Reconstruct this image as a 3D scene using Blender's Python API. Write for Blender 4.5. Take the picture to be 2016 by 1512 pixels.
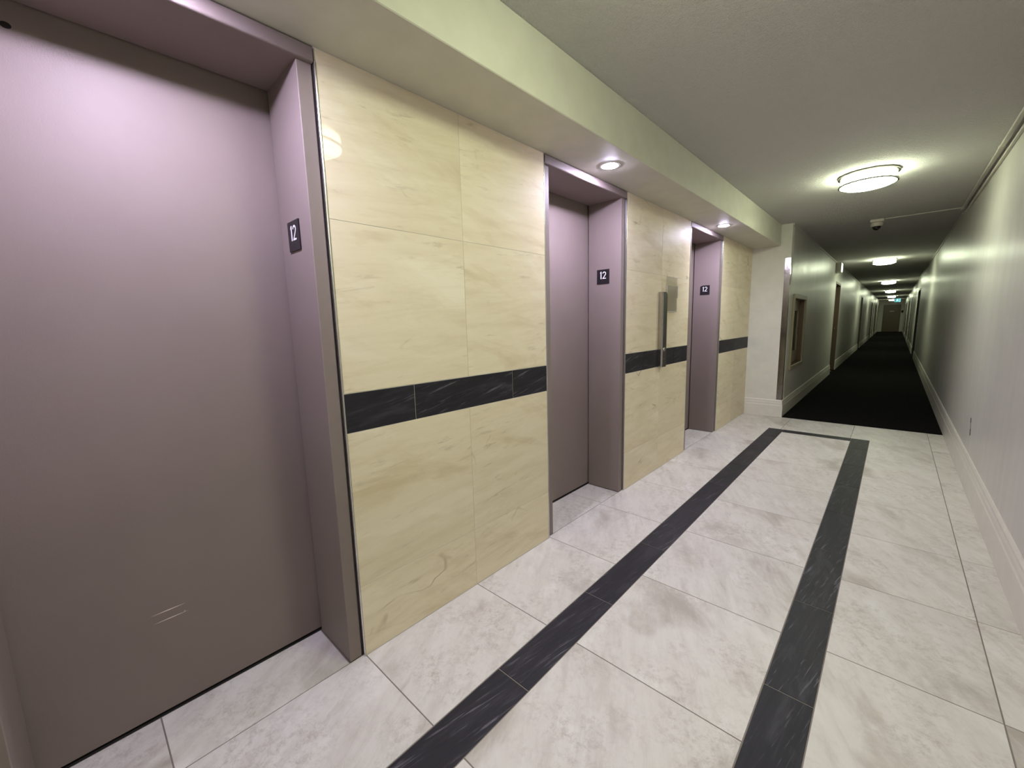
import bpy, bmesh, math, random
from mathutils import Matrix, Vector
random.seed(7)
S = bpy.context.scene
COL = S.collection
for o in list(bpy.data.objects):
    bpy.data.objects.remove(o, do_unlink=True)

# ------------------------------------------------------------------ camera
cd = bpy.data.cameras.new('camera')
cam = bpy.data.objects.new('camera', cd); COL.objects.link(cam)
R = Vector((0.73483403, 0.67774666, -0.02604661)); U = Vector((-0.07699618, 0.12151312, 0.98959898))
F = Vector((-0.67386241, 0.72518552, -0.14147588))
m = Matrix((R, U, -F)).transposed().to_4x4(); m.translation = Vector((1.4433, 0.0, 1.287))
cam.matrix_world = m
cd.sensor_fit = 'HORIZONTAL'; cd.sensor_width = 36.0; cd.lens = 807.8 / 2016 * 36.0
cd.clip_start = 0.02; cd.clip_end = 200
S.camera = cam

# ------------------------------------------------------------------ world, exposure
w = bpy.data.worlds.new('world'); S.world = w; w.use_nodes = True
w.node_tree.nodes['Background'].inputs[0].default_value = (0.0, 0.0, 0.0, 1)
w.node_tree.nodes['Background'].inputs[1].default_value = 0.0
S.view_settings.view_transform = 'Standard'; S.view_settings.look = 'None'
S.view_settings.gamma = 1.0; S.view_settings.use_curve_mapping = False
S.view_settings.exposure = 0.6
S.cycles.max_bounces = 14; S.cycles.diffuse_bounces = 8; S.cycles.glossy_bounces = 5
S.cycles.sample_clamp_indirect = 6.0
S.cycles.use_denoising = True

LAMP_COL = (0.90, 1.0, 0.70); LAMP_L = 30.0        # drum ceiling lights
DOWN_COL = (0.77, 0.715, 1.0); DOWN_L = 680.0        # recessed LED downlights

# ------------------------------------------------------------------ dimensions (metres)
HC = 2.447; HS = 2.192; XS = 0.311; WR = 1.931; YE = 6.267; XL = 0.430; YF = 44.5; YB = -8.0
OPEN = [(-0.208, 0.602), (1.908, 2.735), (4.095, 4.952)]
OUT = [(-0.262, 0.652), (1.854, 2.784), (4.036, 5.003)]
XD = -0.291; HEAD = 2.143

# ------------------------------------------------------------------ materials
def lin(c):
    return tuple(((v / 255) / 12.92 if v / 255 <= 0.04045 else ((v / 255 + 0.055) / 1.055) ** 2.4) for v in c) + (1.0,)
def new_mat(name):
    mt = bpy.data.materials.new(name); mt.use_nodes = True
    nt = mt.node_tree; b = nt.nodes['Principled BSDF']
    return mt, nt, b
def N(nt, t, **kw):
    n = nt.nodes.new(t)
    for k, v in kw.items():
        if k in n.inputs: n.inputs[k].default_value = v
        else: setattr(n, k, v)
    return n
def ramp(nt, src, stops):
    r = nt.nodes.new('ShaderNodeValToRGB'); e = r.color_ramp.elements
    while len(e) < len(stops): e.new(0.5)
    for i, (p, c) in enumerate(stops):
        e[i].position = p; e[i].color = c if len(c) == 4 else tuple(c) + (1.0,)
    nt.links.new(src, r.inputs[0]); return r.outputs[0]
def mixc(nt, fac, a, b, mode='MIX'):
    n = nt.nodes.new('ShaderNodeMix'); n.data_type = 'RGBA'; n.blend_type = mode
    for sock, v in ((n.inputs[0], fac), (n.inputs[6], a), (n.inputs[7], b)):
        if hasattr(v, 'is_linked') or hasattr(v, 'links'): nt.links.new(v, sock)
        else: sock.default_value = v
    return n.outputs[2]
def coords(nt, scale, rot=(0, 0, 0), rnd=True, space='Object'):
    tc = nt.nodes.new('ShaderNodeTexCoord'); out = tc.outputs[space]
    if rnd:
        oi = nt.nodes.new('ShaderNodeObjectInfo')
        mu = N(nt, 'ShaderNodeVectorMath', operation='MULTIPLY')
        cb = nt.nodes.new('ShaderNodeCombineXYZ')
        for i in range(3): nt.links.new(oi.outputs['Random'], cb.inputs[i])
        nt.links.new(cb.outputs[0], mu.inputs[0]); mu.inputs[1].default_value = (37.0, 61.0, 23.0)
        ad = N(nt, 'ShaderNodeVectorMath', operation='ADD')
        nt.links.new(out, ad.inputs[0]); nt.links.new(mu.outputs[0], ad.inputs[1]); out = ad.outputs[0]
    mp = nt.nodes.new('ShaderNodeMapping'); mp.vector_type = 'TEXTURE'      # turn first, then stretch along the turned axes
    mp.inputs['Scale'].default_value = tuple(1.0 / k for k in scale); mp.inputs['Rotation'].default_value = rot
    nt.links.new(out, mp.inputs['Vector']); return mp.outputs[0]
def noise(nt, vec, scale, detail=4, rough=0.55, dist=0.0):
    n = nt.nodes.new('ShaderNodeTexNoise')
    n.inputs['Scale'].default_value = scale; n.inputs['Detail'].default_value = detail
    n.inputs['Roughness'].default_value = rough; n.inputs['Distortion'].default_value = dist
    nt.links.new(vec, n.inputs['Vector']); return n.outputs['Fac']
def bump(nt, b, h, strength, dist=0.002):
    n = nt.nodes.new('ShaderNodeBump'); n.inputs['Strength'].default_value = strength; n.inputs['Distance'].default_value = dist
    nt.links.new(h, n.inputs['Height']); nt.links.new(n.outputs[0], b.inputs['Normal'])
def math_(nt, op, a, b=None):
    n = nt.nodes.new('ShaderNodeMath'); n.operation = op
    for i, v in enumerate((a, b)):
        if v is None: continue
        if hasattr(v, 'links'): nt.links.new(v, n.inputs[i])
        else: n.inputs[i].default_value = v
    return n.outputs[0]
def plain(name, c, rough=0.5, metal=0.0, spec=0.5, bscale=0, bstr=0.1, bdist=0.001, var=0.04):
    mt, nt, b = new_mat(name)
    v = coords(nt, (1, 1, 1), rnd=False)
    f = noise(nt, v, 9.0, 3)
    lo = tuple(x * (1 - var) for x in lin(c)[:3]) + (1,); hi = tuple(min(1, x * (1 + var)) for x in lin(c)[:3]) + (1,)
    nt.links.new(ramp(nt, f, [(0.3, lo), (0.7, hi)]), b.inputs['Base Color'])
    b.inputs['Roughness'].default_value = rough; b.inputs['Metallic'].default_value = metal
    b.inputs['Specular IOR Level'].default_value = spec
    if bscale: bump(nt, b, noise(nt, v, bscale, 3), bstr, bdist)
    return mt

def stone(name, base, light, dark, vein, scale, rot, rough, spec, vein_amt, vein_w, bstr=0.08, coat=0.0,
          streak=0.3, speck=0.35, vfreq=0.9, vdist=1.2, vdet=3, cscale=(1, 1, 1), gate_lo=0.54, gate_scale=2.6, tone=(0.95, 1.04), patch=0.9, vscale=(1, 1, 1), vrot=(0, 0, 0),
          kscale=None, krot=(0, 0, 0), kfreq=5.0, kamt=0.4, klo=0.58, kgate=0.46, fscale=48):
    """tile stone: soft clouds, fine streaks along the bedding, a few thin ridged veins that come and go"""
    mt, nt, b = new_mat(name)
    iso = coords(nt, (1, 1, 1)); v = coords(nt, scale, rot)
    vv = coords(nt, vscale, vrot)
    cl = noise(nt, coords(nt, cscale, vrot), 3.2 * patch, 7, 0.60, 0.5)
    col = ramp(nt, cl, [(0.30, lin(dark)), (0.45, lin(base)), (0.56, lin(base)), (0.72, lin(light))])
    st = noise(nt, v, 2.4, 8, 0.68, 0.35)
    col = mixc(nt, math_(nt, 'MULTIPLY', ramp(nt, st, [(0.48, (0, 0, 0)), (0.70, (1, 1, 1))]), streak), col, lin(dark))
    col = mixc(nt, math_(nt, 'MULTIPLY', ramp(nt, st, [(0.30, (1, 1, 1)), (0.46, (0, 0, 0))]), streak * 0.8), col, lin(light))
    fine = noise(nt, iso, fscale, 8, 0.78, 0.2)
    patchy = ramp(nt, noise(nt, iso, 4.4, 4, 0.6), [(0.42, (0, 0, 0)), (0.62, (1, 1, 1))])
    col = mixc(nt, math_(nt, 'MULTIPLY', math_(nt, 'MULTIPLY', ramp(nt, fine, [(0.47, (0, 0, 0)), (0.66, (1, 1, 1))]), patchy), speck), col, lin(dark))
    if kscale:
        kn = noise(nt, coords(nt, kscale, krot), kfreq, 10, 0.66, 0.25)
        kg = ramp(nt, noise(nt, iso, 3.1, 4, 0.6, 0.4), [(kgate, (0, 0, 0)), (kgate + 0.16, (1, 1, 1))])
        kf = math_(nt, 'MULTIPLY', math_(nt, 'MULTIPLY', ramp(nt, kn, [(klo, (0, 0, 0)), (klo + 0.09, (1, 1, 1))]), kg), kamt)
        col = mixc(nt, kf, col, lin(vein))
    rd = noise(nt, vv, vfreq, vdet, 0.5, vdist)
    ridge = math_(nt, 'ABSOLUTE', math_(nt, 'SUBTRACT', rd, 0.5))
    line = ramp(nt, ridge, [(0.0, (1, 1, 1)), (vein_w, (0, 0, 0))])
    gate = ramp(nt, noise(nt, iso, gate_scale, 3, 0.5), [(gate_lo, (0, 0, 0)), (gate_lo + 0.12, (1, 1, 1))])
    fac = math_(nt, 'MULTIPLY', math_(nt, 'MULTIPLY', line, gate), vein_amt)
    col = mixc(nt, fac, col, lin(vein))
    oi = nt.nodes.new('ShaderNodeObjectInfo')
    tn = nt.nodes.new('ShaderNodeHueSaturation')
    mr = nt.nodes.new('ShaderNodeMapRange'); mr.inputs['To Min'].default_value = tone[0]; mr.inputs['To Max'].default_value = tone[1]
    nt.links.new(oi.outputs['Random'], mr.inputs['Value']); nt.links.new(mr.outputs[0], tn.inputs['Value'])
    nt.links.new(col, tn.inputs['Color']); nt.links.new(tn.outputs[0], b.inputs['Base Color'])
    b.inputs['Roughness'].default_value = rough; b.inputs['Specular IOR Level'].default_value = spec
    bump(nt, b, math_(nt, 'ADD', st, math_(nt, 'MULTIPLY', fine, 0.3)), bstr, 0.002)
    if coat:
        b.inputs['Coat Weight'].default_value = coat; b.inputs['Coat Roughness'].default_value = 0.02
    return mt
RD = math.radians; M = {}
M['wall_tile'] = stone('cream_stone', (223, 210, 184), (231, 221, 199), (206, 190, 159), (136, 112, 82),
                       (1, 1.1, 9.0), (RD(4), 0, 0), 0.5, 0.08, 0.70, 0.012, bstr=0.012, coat=0.26, streak=0.5, speck=0.10,
                       vfreq=1.5, vdist=0.9, gate_lo=0.59, gate_scale=3.2, patch=0.8, vscale=(1, 0.9, 2.0), vrot=(RD(-12), 0, 0), cscale=(1, 0.6, 2.2),
                       kscale=(1, 1.1, 7.5), krot=(RD(5), 0, 0), kfreq=4.2, kamt=0.36, klo=0.582)
M['floor_tile'] = stone('pale_floor_stone', (202, 197, 190), (215, 212, 207), (166, 158, 148), (138, 128, 116),
                        (7.0, 1.5, 1), (0, 0, RD(28)), 0.46, 0.35, 0.22, 0.012, bstr=0.12, streak=0.42, speck=0.85,
                        vfreq=1.3, gate_lo=0.62, vscale=(2.0, 0.8, 1), vrot=(0, 0, RD(30)), cscale=(1.5, 0.8, 1), patch=0.7,
                        kscale=(5.0, 1.3, 1), krot=(0, 0, RD(26)), kfreq=5.5, kamt=0.30, klo=0.56, fscale=34)
for key, gr, kr in (('dark_tile', (0, 0, RD(-6)), (0, 0, RD(-10))), ('dark_band', (RD(8), 0, 0), (RD(13), 0, 0))):
    M[key] = stone('charcoal_slate', (38, 36, 41), (60, 58, 64), (29, 28, 32), (128, 125, 133),
                   (22.0, 1.4, 22.0), gr, 0.50, 0.22, 0.0, 0.008, bstr=0.12, streak=0.7, speck=0.2,
                   cscale=(4, 1, 4), kscale=(30.0, 1.5, 30.0), krot=kr, kfreq=2.8, kamt=0.5, klo=0.575, kgate=0.40)
M['grout_floor'] = plain('floor_grout', (118, 110, 102), 0.9)
M['grout_wall'] = plain('wall_grout', (196, 191, 184), 0.9)
M['grout_light'] = plain('light_grout', (205, 196, 178), 0.9)

def paint_wall():
    mt, nt, b = new_mat('semi_gloss_wall_paint')
    v = coords(nt, (1, 1, 1), rnd=False)
    vs = coords(nt, (1.0, 4.0, 0.06), rnd=False)
    f = noise(nt, v, 3.0, 3)
    nt.links.new(ramp(nt, f, [(0.3, lin((188, 185, 179))), (0.7, lin((194, 191, 185)))]), b.inputs['Base Color'])
    st = noise(nt, vs, 3.0, 4, 0.6)
    rg = nt.nodes.new('ShaderNodeMapRange'); rg.inputs['To Min'].default_value = 0.25; rg.inputs['To Max'].default_value = 0.47
    nt.links.new(st, rg.inputs['Value']); nt.links.new(rg.outputs[0], b.inputs['Roughness'])
    b.inputs['Specular IOR Level'].default_value = 0.30
    sb = noise(nt, coords(nt, (1.0, 16.0, 0.15), rnd=False), 2.2, 3, 0.6)
    bump(nt, b, math_(nt, 'ADD', math_(nt, 'MULTIPLY', noise(nt, v, 130, 2), 0.12), sb), 0.07, 0.004)
    return mt
M['wall'] = paint_wall()
M['matte_wall'] = plain('matte_wall_paint', (207, 204, 194), 0.6, spec=0.3, bscale=160, bstr=0.05)

def popcorn():
    mt, nt, b = new_mat('stippled_ceiling')
    v = coords(nt, (1, 1, 1), rnd=False)
    b.inputs['Base Color'].default_value = lin((208, 206, 202))
    b.inputs['Roughness'].default_value = 0.95; b.inputs['Specular IOR Level'].default_value = 0.1
    h = math_(nt, 'ADD', noise(nt, v, 75, 4, 0.6), math_(nt, 'MULTIPLY', noise(nt, v, 190, 2), 0.5))
    bump(nt, b, h, 1.0, 0.014)
    return mt
M['ceiling'] = popcorn()
M['trim'] = plain('satin_trim_paint', (208, 204, 194), 0.35, spec=0.45)

def elevator_paint(name, c):
    mt, nt, b = new_mat(name)
    v = coords(nt, (1, 1, 1), rnd=False)
    f = noise(nt, v, 2.0, 4)
    nt.links.new(ramp(nt, f, [(0.3, lin(tuple(x - 3 for x in c))), (0.7, lin(tuple(x + 3 for x in c)))]), b.inputs['Base Color'])
    b.inputs['Roughness'].default_value = 0.54; b.inputs['Specular IOR Level'].default_value = 0.24
    hv = coords(nt, (1, 1, 0.35), rnd=False)
    bump(nt, b, math_(nt, 'ADD', noise(nt, hv, 60, 4, 0.6), noise(nt, v, 240, 2)), 0.13, 0.0015)
    return mt
M['elev_door'] = elevator_paint('mauve_taupe_enamel', (130, 117, 112))
M['elev_frame'] = elevator_paint('mauve_taupe_frame_enamel', (130, 117, 113))
M['chrome'] = plain('polished_edge_metal', (214, 212, 214), 0.22, metal=1.0)
M['steel'] = plain('brushed_stainless', (182, 179, 172), 0.2, metal=1.0, bscale=260, bstr=0.05)
M['guard'] = plain('darker_stainless', (128, 124, 115), 0.14, metal=1.0, bscale=11, bstr=0.22, bdist=0.004)
M['dark_gap'] = plain('dark_cavity', (26, 22, 22), 0.9)
M['scratch'] = plain('bare_scratch', (212, 196, 186), 0.5)
M['sign_black'] = plain('black_sign_plastic', (22, 20, 26), 0.35)
M['sign_white'] = plain('white_numeral', (226, 224, 226), 0.5)
M['braille'] = plain('dark_braille', (44, 41, 48), 0.3)
M['white_plastic'] = plain('white_plastic', (205, 200, 190), 0.45)
M['black_gloss'] = plain('black_gloss', (10, 10, 11), 0.06)
M['brown_frame'] = plain('dark_brown_frame', (86, 70, 56), 0.4)
M['near_black_frame'] = plain('near_black_frame', (30, 25, 22), 0.45)
M['brown_door'] = plain('brown_door_paint', (104, 88, 70), 0.42)
M['cab_frame'] = plain('beige_cabinet_frame', (146, 135, 112), 0.4)
M['reveal'] = plain('brown_reveal', (92, 66, 50), 0.4)
M['cab_inside'] = plain('cabinet_inside', (150, 146, 136), 0.6)
M['red_hose'] = plain('black_hose', (24, 23, 22), 0.6)
M['brass'] = plain('brass_valve', (150, 120, 60), 0.3, metal=1.0)
M['pale_label'] = plain('pale_label', (196, 190, 178), 0.5)
M['pale_clip'] = plain('pale_grey_plastic', (172, 168, 158), 0.4)
M['button'] = plain('bright_button', (225, 222, 215), 0.2, metal=1.0)
M['soffit'] = plain('soffit_paint', (198, 195, 181), 0.55, spec=0.3, bscale=140, bstr=0.04)
M['raceway'] = plain('painted_raceway', (192, 188, 178), 0.4)

def carpet_mat():
    mt, nt, b = new_mat('charcoal_carpet')
    v = coords(nt, (1, 1, 1), rnd=False)
    f = noise(nt, v, 45, 5, 0.7)
    nt.links.new(ramp(nt, f, [(0.35, lin((9, 8, 9))), (0.7, lin((31, 29, 29)))]), b.inputs['Base Color'])
    b.inputs['Roughness'].default_value = 1.0; b.inputs['Specular IOR Level'].default_value = 0.05
    bump(nt, b, noise(nt, v, 380, 3), 0.8, 0.006)
    return mt
M['carpet'] = carpet_mat()

def emit(name, c, s):
    mt, nt, b = new_mat(name)
    b.inputs['Base Color'].default_value = (0.8, 0.8, 0.8, 1)
    b.inputs['Emission Color'].default_value = tuple(c) + (1,); b.inputs['Emission Strength'].default_value = s
    b.inputs['Roughness'].default_value = 0.4
    return mt
M['lamp'] = emit('lit_opal_diffuser', LAMP_COL, LAMP_L)
M['lens'] = emit('lit_led_lens', DOWN_COL, DOWN_L)
M['exit_lit'] = emit('lit_teal_sign_face', (0.03, 0.34, 0.40), 0.6)
M['exit_man'] = emit('lit_pale_pictogram', (0.45, 1.0, 1.0), 0.9)
M['box_lit'] = emit('lit_pale_panel', (0.9, 1.0, 0.85), 0.8)

def glass(name, tint, rough=0.03, fac=0.12):
    mt = bpy.data.materials.new(name); mt.use_nodes = True; nt = mt.node_tree
    nt.nodes.remove(nt.nodes['Principled BSDF'])
    t = nt.nodes.new('ShaderNodeBsdfTransparent'); t.inputs[0].default_value = tint + (1,)
    g = nt.nodes.new('ShaderNodeBsdfGlossy'); g.inputs['Roughness'].default_value = rough
    lw = nt.nodes.new('ShaderNodeLayerWeight'); lw.inputs[0].default_value = 0.5
    pw = nt.nodes.new('ShaderNodeMath'); pw.operation = 'POWER'; pw.inputs[1].default_value = 4.0
    nt.links.new(lw.outputs['Facing'], pw.inputs[0])
    fr = nt.nodes.new('ShaderNodeMath'); fr.operation = 'MULTIPLY_ADD'; fr.inputs[1].default_value = 0.5; fr.inputs[2].default_value = 0.04
    nt.links.new(pw.outputs[0], fr.inputs[0])
    mx = nt.nodes.new('ShaderNodeMixShader')
    nt.links.new(fr.outputs[0], mx.inputs[0]); nt.links.new(t.outputs[0], mx.inputs[1]); nt.links.new(g.outputs[0], mx.inputs[2])
    nt.links.new(mx.outputs[0], nt.nodes['Material Output'].inputs[0])
    return mt
M['pane'] = glass('cabinet_glass', (0.84, 0.88, 0.84))
M['acrylic'] = glass('smoky_acrylic', (0.968, 0.968, 0.972), 0.12)

# ------------------------------------------------------------------ mesh helpers
def add_box(bm, x0, x1, y0, y1, z0, z1):
    vs = [bm.verts.new((x, y, z)) for x in (x0, x1) for y in (y0, y1) for z in (z0, z1)]
    for f in ((0, 1, 3, 2), (4, 6, 7, 5), (0, 4, 5, 1), (2, 3, 7, 6), (0, 2, 6, 4), (1, 5, 7, 3)):
        bm.faces.new([vs[i] for i in f])
    return vs
def bevel(bm, w_, seg=1):
    bmesh.ops.bevel(bm, geom=list(bm.edges), offset=w_, segments=seg, profile=0.5, affect='EDGES')
def add_prism(bm, pts, axis, a0, a1):
    """extrude polygon pts (2-D) along axis from a0 to a1"""
    def P(p, a):
        return {'x': (a, p[0], p[1]), 'y': (p[0], a, p[1]), 'z': (p[0], p[1], a)}[axis]
    A = [bm.verts.new(P(p, a0)) for p in pts]; B = [bm.verts.new(P(p, a1)) for p in pts]
    n = len(pts)
    for i in range(n):
        bm.faces.new((A[i], A[(i + 1) % n], B[(i + 1) % n], B[i]))
    bm.faces.new(A[::-1]); bm.faces.new(B)
def add_lathe(bm, prof, n=32, axis='z', cap=True):
    rings = []
    for r, h in prof:
        ring = []
        for i in range(n):
            a = 2 * math.pi * i / n; c, s = r * math.cos(a), r * math.sin(a)
            ring.append(bm.verts.new({'z': (c, s, h), 'x': (h, c, s), 'y': (c, h, s)}[axis]))
        rings.append(ring)
    for a, b in zip(rings, rings[1:]):
        for i in range(n):
            bm.faces.new((a[i], a[(i + 1) % n], b[(i + 1) % n], b[i]))
    if cap:
        bm.faces.new(rings[0][::-1]); bm.faces.new(rings[-1])
    return rings
def obj(name, bm, mat, parent=None, loc=(0, 0, 0), smooth=False):
    bmesh.ops.recalc_face_normals(bm, faces=bm.faces)
    me = bpy.data.meshes.new(name); bm.to_mesh(me); bm.free()
    me.materials.append(M[mat] if isinstance(mat, str) else mat)
    if smooth:
        for p in me.polygons: p.use_smooth = True
        try: me.set_sharp_from_angle(angle=math.radians(40))
        except Exception: pass
    o = bpy.data.objects.new(name, me); COL.objects.link(o); o.location = loc
    if parent is not None: o.parent = parent
    return o
def box(name, x0, x1, y0, y1, z0, z1, mat, parent=None, bev=0.0, seg=1):
    """box with its own origin at its centre; coordinates are in the parent's space"""
    c = ((x0 + x1) / 2, (y0 + y1) / 2, (z0 + z1) / 2)
    bm = bmesh.new(); add_box(bm, x0 - c[0], x1 - c[0], y0 - c[1], y1 - c[1], z0 - c[2], z1 - c[2])
    if bev: bevel(bm, bev, seg)
    return obj(name, bm, mat, parent, c)
def tag(o, label=None, cat=None, group=None, kind=None):
    if label: o['label'] = label
    if cat: o['category'] = cat
    if group: o['group'] = group
    if kind: o['kind'] = kind
    return o
def empty(name, loc, label, cat, group=None):
    o = bpy.data.objects.new(name, None); COL.objects.link(o); o.location = loc; o.empty_display_size = 0.1
    return tag(o, label, cat, group)
def structure(o, label, cat):
    return tag(o, label, cat, kind='structure')
def dup(root, loc, label, group=None):
    r = root.copy(); COL.objects.link(r); r.location = loc; r['label'] = label
    if group: r['group'] = group
    for ch in list(root.children):
        c = ch.copy(); COL.objects.link(c); c.parent = r
        for g in ch.children:
            d = g.copy(); COL.objects.link(d); d.parent = c
    return r
def holed_wall(bm, axis, a0, a1, u0, u1, v0, v1, holes):
    """wall slab between a0..a1 on axis x or y, u = other horizontal axis, v = z, with rectangular holes (u0,u1,v0,v1)"""
    us = sorted({u0, u1} | {h[0] for h in holes} | {h[1] for h in holes})
    for ua, ub in zip(us, us[1:]):
        vs = [v0]
        cut = sorted((h[2], h[3]) for h in holes if h[0] <= ua + 1e-6 and h[1] >= ub - 1e-6)
        lo = v0; spans = []
        for h0, h1 in cut:
            if h0 > lo + 1e-6: spans.append((lo, h0))
            lo = max(lo, h1)
        if lo < v1 - 1e-6: spans.append((lo, v1))
        for s0, s1 in spans:
            if axis == 'x': add_box(bm, a0, a1, ua, ub, s0, s1)
            else: add_box(bm, ua, ub, a0, a1, s0, s1)

# ================================================================== STRUCTURE
# ---- floor slab with tiles
bm = bmesh.new(); add_box(bm, -0.36, WR + 0.1, YB, YE, -0.12, -0.0015)
floor = structure(obj('floor', bm, 'grout_floor'), 'pale stone tiled lobby floor with charcoal border bands', 'floor')
G = 0.0019       # half joint
_tile_cache = {}
def floor_tile(x0, x1, y0, y1, mat):
    x0 += G; x1 -= G; y0 += G; y1 -= G
    key = (round(x1 - x0, 4), round(y1 - y0, 4), mat)
    c = ((x0 + x1) / 2, (y0 + y1) / 2, 0)
    if key in _tile_cache:
        o = bpy.data.objects.new('tile', _tile_cache[key]); COL.objects.link(o); o.location = c; o.parent = floor
        return o
    bm = bmesh.new(); add_box(bm, x0 - c[0], x1 - c[0], y0 - c[1], y1 - c[1], -0.012, 0.0)
    bmesh.ops.bevel(bm, geom=[e for e in bm.edges if all(v.co.z > -0.001 for v in e.verts)], offset=0.0009, segments=1, affect='EDGES')
    o = obj('tile', bm, mat, floor, c); _tile_cache[key] = o.data
    return o
BL0, BL1, BR0, BR1, XJ = 0.439, 0.589, 1.198, 1.345, 1.796
ROW = [0.062 + 0.6 * k for k in range(-4, 9)]        # joints ... 0.062, 0.662 ... 4.862
def thresh_rows(i): return OPEN[i]
for a, b in zip(ROW, ROW[1:]):
    floor_tile(-0.016, BL0, a, b, 'floor_tile')
    floor_tile(BL1, BR0, a, b, 'floor_tile')
    floor_tile(BR1, XJ, a, b, 'floor_tile')
    floor_tile(XJ, WR - 0.002, a, b, 'floor_tile')
CB0, CB1 = 5.426, 5.562; YT = 6.258
floor_tile(BL1, BR0, ROW[-1], CB0, 'floor_tile')
floor_tile(-0.016, BL0, ROW[-1], CB1, 'floor_tile')
floor_tile(BR1, XJ, ROW[-1], 5.462, 'floor_tile')
floor_tile(XJ, WR - 0.002, ROW[-1], 5.462, 'floor_tile')
floor_tile(XJ, WR - 0.002, 5.462, YT, 'floor_tile')
floor_tile(-0.016, 0.556, CB1, YT, 'floor_tile'); floor_tile(0.556, 1.190, CB1, YT, 'floor_tile')
bm = bmesh.new()     # the L-shaped cut tile round the band's far corner
add_prism(bm, [(1.190 + G, CB1 + G), (BR1 + G, CB1 + G), (BR1 + G, 5.462 + G), (XJ - G, 5.462 + G), (XJ - G, YT), (1.190 + G, YT)], 'z', -0.012, 0.0)
obj('tile', bm, 'floor_tile', floor)
for x0, x1, ph in ((BL0, BL1, 0.366), (BR0, BR1, 0.345)):
    js = [ph + 0.598 * k for k in range(-5, 9)]; js = [j for j in js if j < 5.3] + [CB1]
    for a, b in zip(js, js[1:]): floor_tile(x0, x1, a, b, 'dark_tile')
def dark_across(x0, x1):
    o = box('tile', x0 + G, x1 - G, CB0 + G, CB1 - G, -0.012, 0.0, 'dark_tile', floor); return o
dark_across(BL1, BR0)
for i, cuts in enumerate(([0.065], [2.487], [4.60])):    # threshold tiles inside the three doorways
    ys = [OPEN[i][0] + 0.002] + cuts + [OPEN[i][1] - 0.002]
    for a, b in zip(ys, ys[1:]): floor_tile(XD + 0.006, -0.016, a, b, 'floor_tile')
# far side of the lobby behind the camera, same stone
floor_tile(-0.016, WR - 0.002, YB + 0.01, ROW[0], 'floor_tile')

# ---- carpet
bm = bmesh.new(); add_box(bm, XL - 0.02, WR + 0.02, YE - 0.005, YF, -0.02, 0.006)
structure(obj('floor', bm, 'carpet'), 'near-black carpet running down the long corridor', 'carpet')
bm = bmesh.new(); add_box(bm, XL - 0.3, WR + 0.3, YE, YF + 0.1, -0.12, -0.021)
structure(obj('floor', bm, 'grout_floor'), 'bare floor slab under the corridor carpet', 'floor')

# ---- ceiling and soffit
bm = bmesh.new(); add_box(bm, -0.6, WR + 0.2, YB, YF + 0.2, HC, HC + 0.12)
structure(obj('ceiling', bm, 'ceiling'), 'stippled pale ceiling of the lobby and corridor', 'ceiling')
bm = bmesh.new(); add_box(bm, -0.012, XS, YB, YE, HS, HC); bevel(bm, 0.003)
structure(obj('ceiling', bm, 'soffit'), 'dropped pale soffit running above the elevator doors', 'ceiling')

# ---- elevator wall: backing with three openings, stone tiles as its children
bm = bmesh.new(); add_box(bm, -0.36, -0.017, YB, YE, HS + 0.001, HC - 0.0005)
structure(obj('wall_left', bm, 'matte_wall'), 'hidden upper wall behind the soffit over the elevators', 'wall')
WSEC = []
for ya, yb, lab in ((YB, OUT[0][0], 'cream stone wall to the left of the nearest elevator'), (OUT[0][1], OUT[1][0], 'cream stone wall with charcoal band between the nearest and middle elevators'),
                    (OUT[1][1], OUT[2][0], 'cream stone wall with charcoal band that carries the call station'), (OUT[2][1], YE, 'narrow cream stone wall past the farthest elevator')):
    bm = bmesh.new(); add_box(bm, -0.36, -0.0013, ya + (0.0035 if ya > 0 else 0), yb - (0.0035 if yb < 6 else 0), 0.0, HS)
    WSEC.append(structure(obj('wall_left', bm, 'grout_wall'), lab, 'wall'))
ZJ = [0.003, 0.294, 0.907, 1.056, 1.663, HS - 0.001]
def wall_tile(wl, y0, y1, z0, z1, mat):
    g = 0.0009
    y0 += g; y1 -= g; z0 += g; z1 -= g
    key = ('w', round(y1 - y0, 4), round(z1 - z0, 4), mat)
    c = (0, (y0 + y1) / 2, (z0 + z1) / 2)
    if key in _tile_cache:
        o = bpy.data.objects.new('tile', _tile_cache[key]); COL.objects.link(o); o.location = c; o.parent = wl
        return o
    bm = bmesh.new(); add_box(bm, -0.0165, 0.0, y0 - c[1], y1 - c[1], z0 - c[2], z1 - c[2])
    bmesh.ops.bevel(bm, geom=[e for e in bm.edges if all(v.co.x > -0.001 for v in e.verts)], offset=0.0007, segments=1, affect='EDGES')
    o = obj('tile', bm, mat, wl, c); _tile_cache[key] = o.data
    return o
SECT = [(-1.462, -0.262, [-0.862], [-1.162, -0.562]), (0.652, 1.854, [1.256], [0.958, 1.559]),
        (2.784, 4.036, [3.405], [3.092, 3.710]), (5.003, 6.266, [5.62], [5.60])]
TW = 0.007
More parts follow.
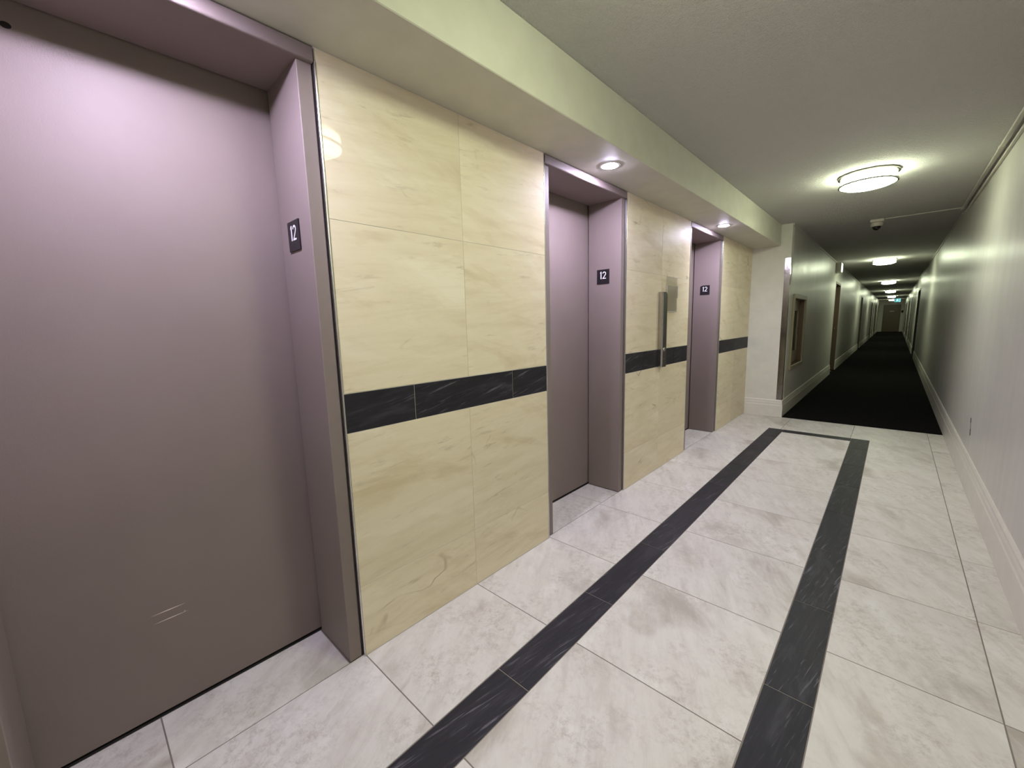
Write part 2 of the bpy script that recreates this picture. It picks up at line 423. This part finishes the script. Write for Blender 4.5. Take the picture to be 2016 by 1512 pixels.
for (y0, y1, vj, bj), wl in zip(SECT, WSEC):
    a, b = y0 + TW, (y1 - TW if y1 < 6 else y1)
    for z0, z1 in ((ZJ[0], ZJ[1]), (ZJ[1], ZJ[2]), (ZJ[3], ZJ[4]), (ZJ[4], ZJ[5])):
        ys = [a] + vj + [b]
        for p, q in zip(ys, ys[1:]): wall_tile(wl, p, q, z0, z1, 'wall_tile')
    ys = [a] + bj + [b]
    for p, q in zip(ys, ys[1:]): wall_tile(wl, p, q, ZJ[2] + 0.0008, ZJ[3] - 0.0008, 'dark_band')
    for ye, s in ((y0, 1), (y1, -1)):
        if ye > 6: continue
        e0, e1 = sorted((ye + 0.0012 * s, ye + 0.0062 * s))
        box('edge_trim', -0.0165, 0.0015, e0, e1, 0.004, 2.15, 'chrome', wl, 0.0012)['label'] = 'bright metal tile edging strip'
for y0, y1 in ((-8.0, -1.47),):
    box('wall_panel', -0.0165, 0.002, y0, y1, 0.002, HS - 0.001, 'matte_wall', WSEC[0])

# ---- wall at the end of the elevator bank (faces the camera), right wall, corridor walls
bm = bmesh.new(); add_box(bm, -0.36, XL, YE, YE + 0.14, 0.0, HC)
structure(obj('wall_front', bm, 'matte_wall'), 'narrow pale wall between the last stone panel and the corridor', 'wall')
LDOORS = [(11.65, 12.72), (21.0, 22.0), (30.6, 31.6), (33.2, 34.2), (37.2, 38.2), (41.2, 42.2)]
RDOORS = [(17.0, 18.8), (25.2, 26.2), (31.0, 32.0), (36.0, 37.0), (40.5, 41.5)]
CAB = (6.60, 7.62, 0.585, 1.60)
DH = 2.06
bm = bmesh.new()
holed_wall(bm, 'x', XL - 0.22, XL, YE + 0.14, YF, 0.0, HC, [(a, b, 0.0, DH) for a, b in LDOORS] + [(CAB[0] + 0.049, CAB[1] - 0.049, CAB[2] + 0.049, CAB[3] - 0.049)])
structure(obj('wall_left', bm, 'wall'), 'left corridor wall in glossy pale paint with doors and hose cabinet', 'wall')
bm = bmesh.new()
holed_wall(bm, 'x', WR, WR + 0.22, YB, YF, 0.0, HC, [(a, b, 0.0, DH) for a, b in RDOORS])
wr = structure(obj('wall_right', bm, 'wall'), 'long glossy pale right wall from lobby down the corridor', 'wall')
bm = bmesh.new(); holed_wall(bm, 'y', YF, YF + 0.2, XL - 0.3, WR + 0.3, 0.0, HC, [(0.70, 1.72, 0.0, 2.12)])
structure(obj('wall_far', bm, 'matte_wall'), 'pale end wall of the corridor around the brown door', 'wall')
bm = bmesh.new(); add_box(bm, -0.4, WR + 0.3, YB - 0.2, YB, 0.0, HC)
structure(obj('wall_back', bm, 'matte_wall'), 'plain wall behind the viewpoint', 'wall')
# chip in the right wall paint
bm = bmesh.new()
for (ya, za, yb, zb, r) in ((4.640, 0.492, 4.628, 0.458, 0.012), (4.628, 0.470, 4.600, 0.400, 0.0035), (4.606, 0.412, 4.585, 0.366, 0.012)):
    d = Vector((0, yb - ya, zb - za)).normalized(); n = Vector((0, -d.z, d.y)) * r
    pts = [(ya + n.y, za + n.z), (ya - n.y, za - n.z), (yb - n.y, zb - n.z), (yb + n.y, zb + n.z)]
    add_prism(bm, pts, 'x', WR - 0.0012, WR + 0.001)
obj('paint_chip', bm, 'dark_gap', wr)['label'] = 'dark vertical chip in the pale paint'

# ---- baseboards
def base_profile(d, h):
    return [(0, 0), (d, 0), (d, h * 0.66), (d * 0.80, h * 0.70), (d * 0.80, h * 0.80), (d * 0.62, h * 0.87), (d * 0.66, h * 0.94), (d * 0.30, h), (0, h)]
bm = bmesh.new(); ys = [YB] + [v for d in RDOORS for v in (d[0] - 0.0, d[1] + 0.0)] + [YF]
for a, b in zip(ys[0::2], ys[1::2]): add_prism(bm, [(WR - p[0], p[1]) for p in base_profile(0.018, 0.232)], 'y', a, b)
structure(obj('baseboard_right', bm, 'trim'), 'tall moulded pale baseboard along the right wall', 'baseboard')
bm = bmesh.new(); ys = [YE - 0.018] + [v for d in LDOORS for v in d] + [YF]
for a, b in zip(ys[0::2], ys[1::2]): add_prism(bm, [(XL + p[0], p[1]) for p in base_profile(0.018, 0.225)], 'y', a, b)
structure(obj('baseboard_left', bm, 'trim'), 'tall moulded pale baseboard along the left corridor wall', 'baseboard')
bm = bmesh.new(); add_prism(bm, [(YE - p[0], p[1]) for p in base_profile(0.018, 0.225)], 'x', 0.0015, XL)
structure(obj('baseboard_front', bm, 'trim'), 'short pale baseboard under the narrow wall beside the corridor', 'baseboard')
bm = bmesh.new()
for a, b in ((XL + 0.018, 0.62), (1.80, WR - 0.018)): add_box(bm, a, b, YF - 0.015, YF, 0.006, 0.15)
structure(obj('baseboard_far', bm, 'trim'), 'pale baseboard either side of the far brown door', 'baseboard')
# ---- slim moulding where corridor walls meet the ceiling
bm = bmesh.new(); add_prism(bm, [(XL, HC), (XL, HC - 0.022), (XL + 0.012, HC - 0.022), (XL + 0.012, HC)], 'y', YE + 0.02, YF)
structure(obj('trim_1', bm, 'raceway'), 'thin moulding along the top of the left corridor wall', 'trim')
bm = bmesh.new(); add_prism(bm, [(WR, HC), (WR, HC - 0.02), (WR - 0.012, HC - 0.02), (WR - 0.012, HC)], 'y', 7.25, YF)
structure(obj('trim_2', bm, 'raceway'), 'thin moulding along the top of the right corridor wall', 'trim')

# ---- corridor doors, recessed
def corridor_door(n, side, y0, y1, frame_mat, door_mat, label):
    x = XL if side == 'L' else WR; s = -1 if side == 'L' else 1       # s: into the wall
    root = empty('door_%d' % n, (x, (y0 + y1) / 2, 0), label, 'door'); root['kind'] = 'structure'
    h = (y1 - y0) / 2; d = 0.10
    def bx(name, xa, xb, ya, yb, za, zb, mat, par=root, bev=0.0):
        xa, xb = sorted((s * xa, s * xb)); return box(name, xa, xb, ya, yb, za, zb, mat, par, bev)
    bx('jamb', -0.004, d + 0.04, -h + 0.001, -h + 0.04, 0.007, DH - 0.001, frame_mat)
    bx('jamb', -0.004, d + 0.04, h - 0.04, h - 0.001, 0.007, DH - 0.001, frame_mat)
    bx('header', -0.004, d + 0.04, -h + 0.041, h - 0.041, DH - 0.045, DH - 0.001, frame_mat)
    p = bx('door_leaf', d, d + 0.038, -h + 0.043, h - 0.043, 0.012, DH - 0.048, door_mat)
    c = p.location
    bm = bmesh.new(); add_lathe(bm, [(0.012, 0), (0.012, 0.03), (0.026, 0.036), (0.028, 0.052), (0.02, 0.062)], 14, 'x')
    k = obj('door_knob', bm, 'steel', p, (-0.019 * s, (h - 0.11), 1.0 - c[2])); 
    k.scale = (-s, 1, 1)
    return root
for i, (a, b) in enumerate(LDOORS):
    corridor_door(i + 1, 'L', a, b, 'brown_frame', 'brown_door',
                  ['brown recessed door on the left just past the hose cabinet', 'second brown door along the left corridor wall',
                   'third brown door along the left corridor wall', 'fourth brown door along the left corridor wall',
                   'fifth brown door along the left corridor wall', 'last brown door on the left before the corridor end'][i])
for i, (a, b) in enumerate(RDOORS):
    corridor_door(i + 7, 'R', a, b, 'near_black_frame', 'brown_door',
                  ['nearest dark-framed door on the right corridor wall', 'second dark-framed door on the right corridor wall',
                   'third dark-framed door on the right corridor wall', 'fourth dark-framed door on the right corridor wall',
                   'last dark-framed door on the right before the corridor end'][i])
# end door
d = empty('door_12', (1.21, YF, 0), 'plain brown door closing the far end of the corridor', 'door'); d['kind'] = 'structure'
box('jamb', -0.509, -0.47, -0.02, 0.12, 0.007, 2.118, 'brown_frame', d); box('jamb', 0.47, 0.509, -0.02, 0.12, 0.007, 2.118, 'brown_frame', d)
box('header', -0.469, 0.469, -0.02, 0.12, 2.08, 2.118, 'brown_frame', d)
p = box('door_leaf', -0.467, 0.467, 0.02, 0.06, 0.012, 2.077, 'brown_door', d)
box('door_sign', -0.13, 0.13, -0.026, -0.0205, 0.53, 0.60, 'pale_label', p)['label'] = 'small pale plate'
bm = bmesh.new(); add_lathe(bm, [(0.03, 0), (0.03, -0.012), (0.014, -0.02), (0.03, -0.045), (0.02, -0.07)], 16, 'y')
obj('door_knob', bm, 'steel', p, (-0.39, -0.0205, -0.02))

# ================================================================== ELEVATORS
ELAB = ['nearest elevator doorway with plain mauve-taupe door and two pale scratches',
        'middle elevator doorway with mauve-taupe door between the stone panels',
        'farthest elevator doorway with mauve-taupe door beside the call station']
for i in range(3):
    (a, b), (oa, ob) = OPEN[i], OUT[i]; yc = (a + b) / 2
    e = empty('elevator', (0, yc, 0), ELAB[i], 'elevator', 'elevators along the tiled wall')
    a -= yc; b -= yc; oa -= yc; ob -= yc
    for ya, yb in ((oa + 0.0025, a), (b, ob - 0.0025)):
        box('jamb', XD + 0.010, -0.014, ya, yb, 0.0015, HEAD + 0.004, 'elev_frame', e, 0.002)
    # header, its face slightly proud and its lower corners eased
    bm = bmesh.new()
    add_prism(bm, [(XD + 0.010, HEAD), (-0.0025, HEAD), (0.0025, HEAD + 0.004), (0.0025, HS - 0.004), (XD + 0.010, HS - 0.004)], 'y', oa + 0.0005, ob - 0.0005)
    bevel(bm, 0.0018)
    obj('header', bm, 'elev_frame', e)
    box('sill', XD - 0.06, XD + 0.004, a - 0.03, b + 0.03, -0.004, 0.0015, 'dark_gap', e)
    bm = bmesh.new(); add_box(bm, -0.04, 0.0, a - 0.035, b + 0.035, 0.010, HEAD + 0.03)
    dr = obj('door', bm, 'elev_door', e, (XD, 0, 0))
    bm = bmesh.new(); add_lathe(bm, [(0.0080, -0.002), (0.0080, 0.0006), (0.0072, 0.0008)], 18, 'x', cap=True)
    k = obj('key_hole', bm, 'dark_gap', dr, (0.0, -0.006 - yc if i == 0 else -0.2, 2.083)); k.scale = (1, 1.3, 1)
    if i == 0:
        for (y0, z0, y1, z1, r) in ((0.081, 0.3625, 0.172, 0.3635, 0.0017), (0.085, 0.332, 0.178, 0.333, 0.0016), (0.165, 0.334, 0.170, 0.3385, 0.0014)):
            bm = bmesh.new()
            add_prism(bm, [(y0 - yc, z0), ((y0 + y1) / 2 - yc, (z0 + z1) / 2 - r), (y1 - yc, z1), ((y0 + y1) / 2 - yc, (z0 + z1) / 2 + r)], 'x', -0.0005, 0.0004)
            obj('scratch', bm, 'scratch', dr)['label'] = 'pale scratch in the enamel'
    # dark shaft side behind the door leaf
    box('pocket', -0.358, XD - 0.042, a - 0.03, b + 0.03, 0.002, HEAD + 0.03, 'dark_gap', e)

# ---- floor number signs on the far jambs
def ribbon(bm, pts, w_, axis, a0, a1):
    """flat stroke of constant width along a 2-D polyline, with depth"""
    L, Rr = [], []
    for i, p in enumerate(pts):
        q = Vector(pts[min(i + 1, len(pts) - 1)]) - Vector(pts[max(i - 1, 0)]); q.normalize()
        n_ = Vector((-q.y, q.x)) * w_ / 2
        L.append((p[0] + n_.x, p[1] + n_.y)); Rr.append((p[0] - n_.x, p[1] - n_.y))
    for i in range(len(pts) - 1):
        add_prism(bm, [L[i], Rr[i], Rr[i + 1], L[i + 1]], axis, a0, a1)
def numeral_mesh():
    bm = bmesh.new(); h = 0.052; w_ = 0.0062
    add_prism(bm, [(-0.0125, 0), (-0.0125, h), (-0.0180, h), (-0.0230, h - 0.006), (-0.0230, h - 0.0125), (-0.0200, h - 0.0105), (-0.0200, 0)], 'y', -0.0052, -0.0044)
    arc = [(0.0105 + 0.0115 * math.cos(RD(t_)), h - 0.0155 + 0.0118 * math.sin(RD(t_))) for t_ in range(170, -50, -20)]
    arc += [(0.0130, 0.0200), (0.0035, 0.0080), (-0.0005, 0.0030)]
    ribbon(bm, arc, w_, 'y', -0.0052, -0.0044)
    add_box(bm, -0.0045, 0.0240, -0.0052, -0.0044, 0.0, w_)
    bmesh.ops.recalc_face_normals(bm, faces=bm.faces)
    me = bpy.data.meshes.new('numeral'); bm.to_mesh(me); bm.free(); me.materials.append(M['sign_white'])
    return me
num = numeral_mesh()
SLAB = ['black floor sign reading 12 on the nearest elevator jamb', 'black floor sign reading 12 on the middle elevator jamb',
        'black floor sign reading 12 with a nicked corner on the farthest elevator jamb']
for i in range(3):
    y = OPEN[i][1]
    s = empty('floor_sign', (-0.155, y, 1.623), SLAB[i], 'sign', 'floor number signs')
    bm = bmesh.new()
    pts = [(-0.05, -0.051), (0.05, -0.051), (0.05, 0.051), (-0.05, 0.051)] if i < 2 else [(-0.05, -0.051), (0.05, -0.051), (0.05, 0.051), (-0.026, 0.051), (-0.05, 0.040)]
    add_prism(bm, pts, 'y', -0.0045, -0.0003)
    obj('sign_plate', bm, 'sign_black', s)
    n = bpy.data.objects.new('numeral', num); COL.objects.link(n); n.parent = s
    n.location = (0.0, 0.0, -0.016)
    n['label'] = 'white numerals 12'
    bm = bmesh.new()
    for cx, dots in ((-0.011, ((0, 0), (1, 0), (1, 1), (1, 2), (0, 2))), (0.000, ((0, 0),)), (0.011, ((0, 0), (0, 1)))):
        for dx, dz in dots:
            bmesh.ops.create_icosphere(bm, subdivisions=1, radius=0.0011, matrix=Matrix.Translation((cx + dx * 0.004, -0.0045, -0.029 - dz * 0.004)))
    obj('braille', bm, 'braille', s)

# ================================================================== CALL STATION AND NOTICE HOLDER
cs = empty('call_station', (0.0, 3.40, 1.215), 'tall narrow stainless elevator call station with one round button', 'call panel')
bm = bmesh.new()
add_prism(bm, [(0.0005, -0.048), (0.030, -0.048), (0.040, -0.036), (0.040, 0.038), (0.030, 0.048), (0.0005, 0.048)], 'z', -0.308, 0.300)
# sloped cap
tv = [v for v in bm.verts if v.co.z > 0.29]
add_prism(bm, [(0.0005, -0.048), (0.030, -0.048), (0.034, -0.040), (0.034, 0.040), (0.030, 0.048), (0.0005, 0.048)], 'z', 0.300, 0.312)
obj('housing', bm, 'steel', cs)
bm = bmesh.new(); add_lathe(bm, [(0.017, 0.0402), (0.017, 0.0440), (0.012, 0.0455), (0.004, 0.0448)], 20, 'x')
obj('call_button', bm, 'button', cs, (0, 0.0, -0.160), True)['label'] = 'round bright button'
bm = bmesh.new(); add_lathe(bm, [(0.007, 0.0402), (0.007, 0.0422), (0.003, 0.0426)], 14, 'x')
obj('key_switch', bm, 'steel', cs, (0, 0.0, -0.245), True)
nh = empty('notice_holder', (0.0, 3.616, 1.517), 'empty smoky clear acrylic notice holder on the stone beside the call station', 'sign holder')
box('back_sheet', 0.0008, 0.0035, -0.118, 0.118, -0.145, 0.145, 'acrylic', nh, 0.001)
box('front_sheet', 0.0075, 0.0098, -0.110, 0.110, -0.145, 0.07, 'acrylic', nh, 0.0008)
box('side_clip', 0.0036, 0.0110, -0.116, -0.109, -0.030, 0.075, 'pale_clip', nh); box('side_clip', 0.0036, 0.0110, 0.109, 0.116, -0.030, 0.075, 'pale_clip', nh)
box('bottom_lip', 0.0036, 0.0110, -0.110, 0.110, -0.151, -0.1455, 'pale_clip', nh, 0.001)

# ================================================================== CORNER GUARD
bm = bmesh.new()
add_prism(bm, [(XL - 0.060, YE - 0.0005), (XL - 0.060, YE - 0.0025), (XL + 0.0025, YE - 0.0025), (XL + 0.0025, YE + 0.045), (XL + 0.0005, YE + 0.045), (XL + 0.0005, YE - 0.0005)], 'z', 0.227, 2.035)
tag(obj('corner_guard', bm, 'guard'), 'shiny stainless corner guard on the edge where the corridor begins', 'corner guard')

# ================================================================== HOSE CABINET
y0, y1, z0, z1 = CAB
hc = empty('fire_hose_cabinet', (XL, (y0 + y1) / 2, (z0 + z1) / 2), 'recessed fire hose cabinet with beige frame and glazed door on left corridor wall', 'hose cabinet')
hy, hz = (y1 - y0) / 2, (z1 - z0) / 2
t = 0.055
bx = lambda name, *a, **k: box(name, *a, parent=hc, **k)
for ya, yb, za, zb in ((-hy, -hy + t, -hz, hz), (hy - t, hy, -hz, hz), (-hy + t, hy - t, hz - t, hz), (-hy + t, hy - t, -hz, -hz + t)):
    bx('frame_rail', 0.0005, 0.022, ya, yb, za, zb, mat='cab_frame', bev=0.004)
iy, iz = hy - 0.050, hz - 0.050
bx('back_panel', -0.20, -0.19, -iy, iy, -iz, iz, mat='cab_inside')
bm = bmesh.new()
for a in ((-0.19, -0.002, -iy, -iy + 0.008, -iz, iz), (-0.19, -0.002, iy - 0.008, iy, -iz, iz), (-0.19, -0.002, -iy + 0.008, iy - 0.008, iz - 0.008, iz), (-0.19, -0.002, -iy + 0.008, iy - 0.008, -iz, -iz + 0.008)):
    add_box(bm, *a)
obj('cabinet_body', bm, 'reveal', hc)['label'] = 'deep brown inner reveal'
dy, dz = iy - 0.010, iz - 0.010
dt = 0.05
bm = bmesh.new(); holed_wall(bm, 'x', -0.082, -0.060, -dy, dy, -dz, dz, [(-dy + dt, dy - dt, -dz + 0.16, dz - 0.15)])
dr = obj('door', bm, 'cab_frame', hc)
box('pane', -0.072, -0.068, -dy + dt + 0.001, dy - dt - 0.001, -dz + 0.161, dz - 0.151, 'pane', dr)
box('handle', -0.0595, -0.046, dy - 0.035, dy - 0.018, -0.05, 0.05, 'steel', dr, 0.003)
# hose hanging in folds on its rack, with valve
bm = bmesh.new()
for k in range(7):
    yk = -0.02 + 0.045 * k
    add_box(bm, -0.165, -0.100, yk - 0.012, yk + 0.012, -0.16 - 0.02 * (k % 2), 0.18); 
bevel(bm, 0.009, 2)
obj('fire_hose', bm, 'red_hose', hc, smooth=True)
bx('hose_rack', -0.17, -0.095, -0.05, 0.30, 0.182, 0.20, mat='steel', bev=0.003)
bm = bmesh.new(); add_lathe(bm, [(0.03, -0.188), (0.03, -0.135), (0.045, -0.13), (0.045, -0.115), (0.02, -0.11)], 18, 'x')
obj('valve', bm, 'brass', hc, (0, -0.22, 0.13), True)

# ================================================================== CEILING LIGHTS
LX = 1.19
LY = [4.66, 1.12, 11.7, 19.1, 26.5, 33.9, 41.3, -2.62, -6.2]
LLAB = {4.66: 'round ceiling drum light with metal bands, nearest one in the lobby view', 1.12: 'round ceiling drum light above the viewpoint, mirrored in the first stone panel',
        11.7: 'second round ceiling drum light, first one over the carpet', 19.1: 'third round ceiling drum light down the corridor',
        26.5: 'fourth round ceiling drum light down the corridor', 33.9: 'fifth round ceiling drum light down the corridor',
        41.3: 'sixth round ceiling drum light, nearest the far brown door', -2.62: 'round ceiling drum light first behind the viewpoint', -6.2: 'round ceiling drum light farthest behind the viewpoint'}
L0 = empty('ceiling_light', (LX, LY[0], HC), LLAB[LY[0]], 'ceiling light', 'round drum lights along the ceiling')
bm = bmesh.new(); add_lathe(bm, [(0.150, -0.0005), (0.150, -0.004), (0.198, -0.006), (0.199, -0.016), (0.188, -0.020), (0.150, -0.018)], 48)
obj('top_ring', bm, 'steel', L0, smooth=True)
bm = bmesh.new(); add_lathe(bm, [(0.176, -0.021), (0.180, -0.030), (0.180, -0.078), (0.176, -0.087), (0.160, -0.096), (0.12, -0.106), (0.07, -0.112), (0.02, -0.114)], 40)
obj('diffuser', bm, 'lamp', L0, smooth=True)
bm = bmesh.new()
n = 48; prof = [(0.1825, -0.074), (0.192, -0.074), (0.192, -0.086), (0.1825, -0.086)]
rings = add_lathe(bm, prof + [prof[0]], n, cap=False); bmesh.ops.remove_doubles(bm, verts=bm.verts, dist=1e-5)
obj('lower_ring', bm, 'steel', L0)
for k in (203, 343, 93):
    a = math.radians(k); c, s_ = math.cos(a), math.sin(a)
    bm = bmesh.new(); add_box(bm, -0.003, 0.003, -0.005, 0.005, -0.074, -0.018)
    o = obj('strut', bm, 'steel', L0, (0.188 * c, 0.188 * s_, 0)); o.rotation_euler.z = a
for y in LY[1:]:
    dup(L0, (LX, y, HC), LLAB[y])

# ---- downlights in the soffit
DL = [(0.155, 0.19), (0.156, 2.272), (0.153, 4.466)]
D0 = empty('downlight', (DL[1][0], DL[1][1], HS), 'small round lit downlight in the soffit over the middle elevator', 'downlight', 'recessed downlights in the soffit')
bm = bmesh.new(); rings = add_lathe(bm, [(0.0445, -0.0005), (0.060, -0.0005), (0.058, -0.003), (0.047, -0.004), (0.0445, -0.0005)], 36, cap=False)
obj('trim_ring', bm, 'white_plastic', D0, smooth=True)
bm = bmesh.new(); add_lathe(bm, [(0.0435, -0.0008), (0.0435, -0.0046), (0.036, -0.0066), (0.02, -0.0080), (0.006, -0.0084)], 28)
obj('lens', bm, 'lens', D0, smooth=True)
dup(D0, (DL[0][0], DL[0][1], HS), 'small round lit downlight in the soffit over the nearest elevator')
dup(D0, (DL[2][0], DL[2][1], HS), 'small round lit downlight in the soffit over the farthest elevator')

# ================================================================== CABLE RACEWAYS AND DOME CAMERA
def raceway(name, x0, x1, y0, y1, z0, z1, label, couplings=()):
    r = empty(name, ((x0 + x1) / 2, (y0 + y1) / 2, z1), label, 'cable raceway')
    cx, cy = (x0 + x1) / 2, (y0 + y1) / 2
    box('channel', x0 - cx, x1 - cx, y0 - cy, y1 - cy, z0 - z1, -0.0004, 'raceway', r, 0.004, 2)
    for yk in couplings:
        box('coupling', x0 - 0.003 - cx, x1 + 0.002 - cx, yk - 0.03 - cy, yk + 0.03 - cy, z0 - 0.003 - z1, -0.0005, 'raceway', r, 0.003)
    return r
raceway('cable_raceway', 1.888, 1.912, -7.9, 6.95, 2.427, HC, 'upper cable raceway running along the ceiling edge by the right wall', (4.62, 1.6, 6.9))
raceway('cable_raceway', 1.913, 1.930, -7.9, 6.75, 2.372, 2.392, 'lower cable raceway running high on the right wall', ())
raceway('cable_raceway', 1.262, 1.886, 6.866, 6.886, 2.434, HC, 'short cable raceway crossing the ceiling to the dome camera', ())
dc = empty('dome_camera', (1.19, 6.88, HC), 'small white dome security camera on the ceiling where the corridor starts', 'camera')
box('mount_box', -0.062, 0.068, -0.05, 0.05, -0.034, -0.0005, 'white_plastic', dc, 0.008, 2)
bm = bmesh.new(); add_lathe(bm, [(0.050, -0.035), (0.058, -0.040), (0.060, -0.070), (0.054, -0.082), (0.042, -0.084)], 28)
obj('housing', bm, 'white_plastic', dc, smooth=True)
bm = bmesh.new(); add_lathe(bm, [(0.042, -0.0845)] + [(0.042 * math.cos(a), -0.0845 - 0.042 * math.sin(a)) for a in [math.radians(x) for x in (15, 30, 45, 60, 75, 86)]], 24)
obj('dome', bm, 'black_gloss', dc, smooth=True)['label'] = 'glossy black dome cover'
bm = bmesh.new(); add_lathe(bm, [(0.014, 0.0), (0.014, 0.012), (0.008, 0.016)], 14)
o = obj('lens', bm, 'black_gloss', dc, (0.012, -0.030, -0.112), True); o.rotation_euler = (math.radians(130), 0, 0)

# ================================================================== FAR FITTINGS
wb = empty('wall_box', (XL, 11.45, 2.325), 'pale box light high on the left wall above the first brown door', 'wall light')
box('housing', 0.0005, 0.095, -0.16, 0.16, -0.10, 0.10, 'white_plastic', wb, 0.006)
box('lit_panel', 0.0955, 0.100, -0.145, 0.145, -0.085, 0.085, 'box_lit', wb)
ex = empty('exit_sign', (1.46, 37.2, HC), 'teal lit running-man exit sign hanging before the far brown door', 'exit sign')
box('hanger', -0.02, 0.02, -0.015, 0.015, -0.07, -0.0005, 'white_plastic', ex)
box('housing', -0.165, 0.165, -0.025, 0.025, -0.32, -0.0705, 'white_plastic', ex, 0.005)
box('sign_face', -0.155, 0.155, -0.029, -0.0255, -0.307, -0.085, 'exit_lit', ex)
bm = bmesh.new()       # running figure: head, trunk, arms and legs, and the doorway
def limb(p, q, r):
    d = Vector((q[0] - p[0], q[1] - p[1])).normalized(); n_ = Vector((-d.y, d.x)) * r
    add_prism(bm, [(p[0] + n_.x, p[1] + n_.y), (p[0] - n_.x, p[1] - n_.y), (q[0] - n_.x, q[1] - n_.y), (q[0] + n_.x, q[1] + n_.y)], 'y', -0.0315, -0.0292)
add_prism(bm, [(0.012 + 0.017 * math.cos(k * math.pi / 5), -0.118 + 0.017 * math.sin(k * math.pi / 5)) for k in range(10)], 'y', -0.0315, -0.0292)
for p, q, r in (((0.0, -0.14), (-0.02, -0.20), 0.016), ((0.0, -0.145), (0.04, -0.165), 0.008), ((0.0, -0.145), (-0.045, -0.155), 0.008),
                ((-0.02, -0.20), (0.025, -0.225), 0.009), ((0.025, -0.225), (0.02, -0.275), 0.009), ((-0.02, -0.20), (-0.03, -0.25), 0.009), ((-0.03, -0.25), (-0.075, -0.265), 0.009)):
    limb(p, q, r)
for q in ((0.075, 0.150, -0.296, -0.284), (0.075, 0.088, -0.284, -0.11), (0.138, 0.150, -0.284, -0.11), (0.075, 0.150, -0.11, -0.098)):
    add_box(bm, q[0], q[1], -0.0315, -0.0292, q[2], q[3])
obj('pictogram', bm, 'exit_man', ex)
ab = empty('alarm_bell', (1.815, YF, 1.58), 'small dark round bell on the end wall right of the far door', 'alarm bell')
bm = bmesh.new(); add_lathe(bm, [(0.03, -0.0005), (0.03, -0.02), (0.075, -0.022), (0.072, -0.040), (0.045, -0.058), (0.012, -0.062)], 24, 'y')
obj('gong', bm, 'near_black_frame', ab, smooth=True)
box('back_box', -0.04, 0.04, -0.018, -0.0005, -0.12, -0.076, 'near_black_frame', ab)
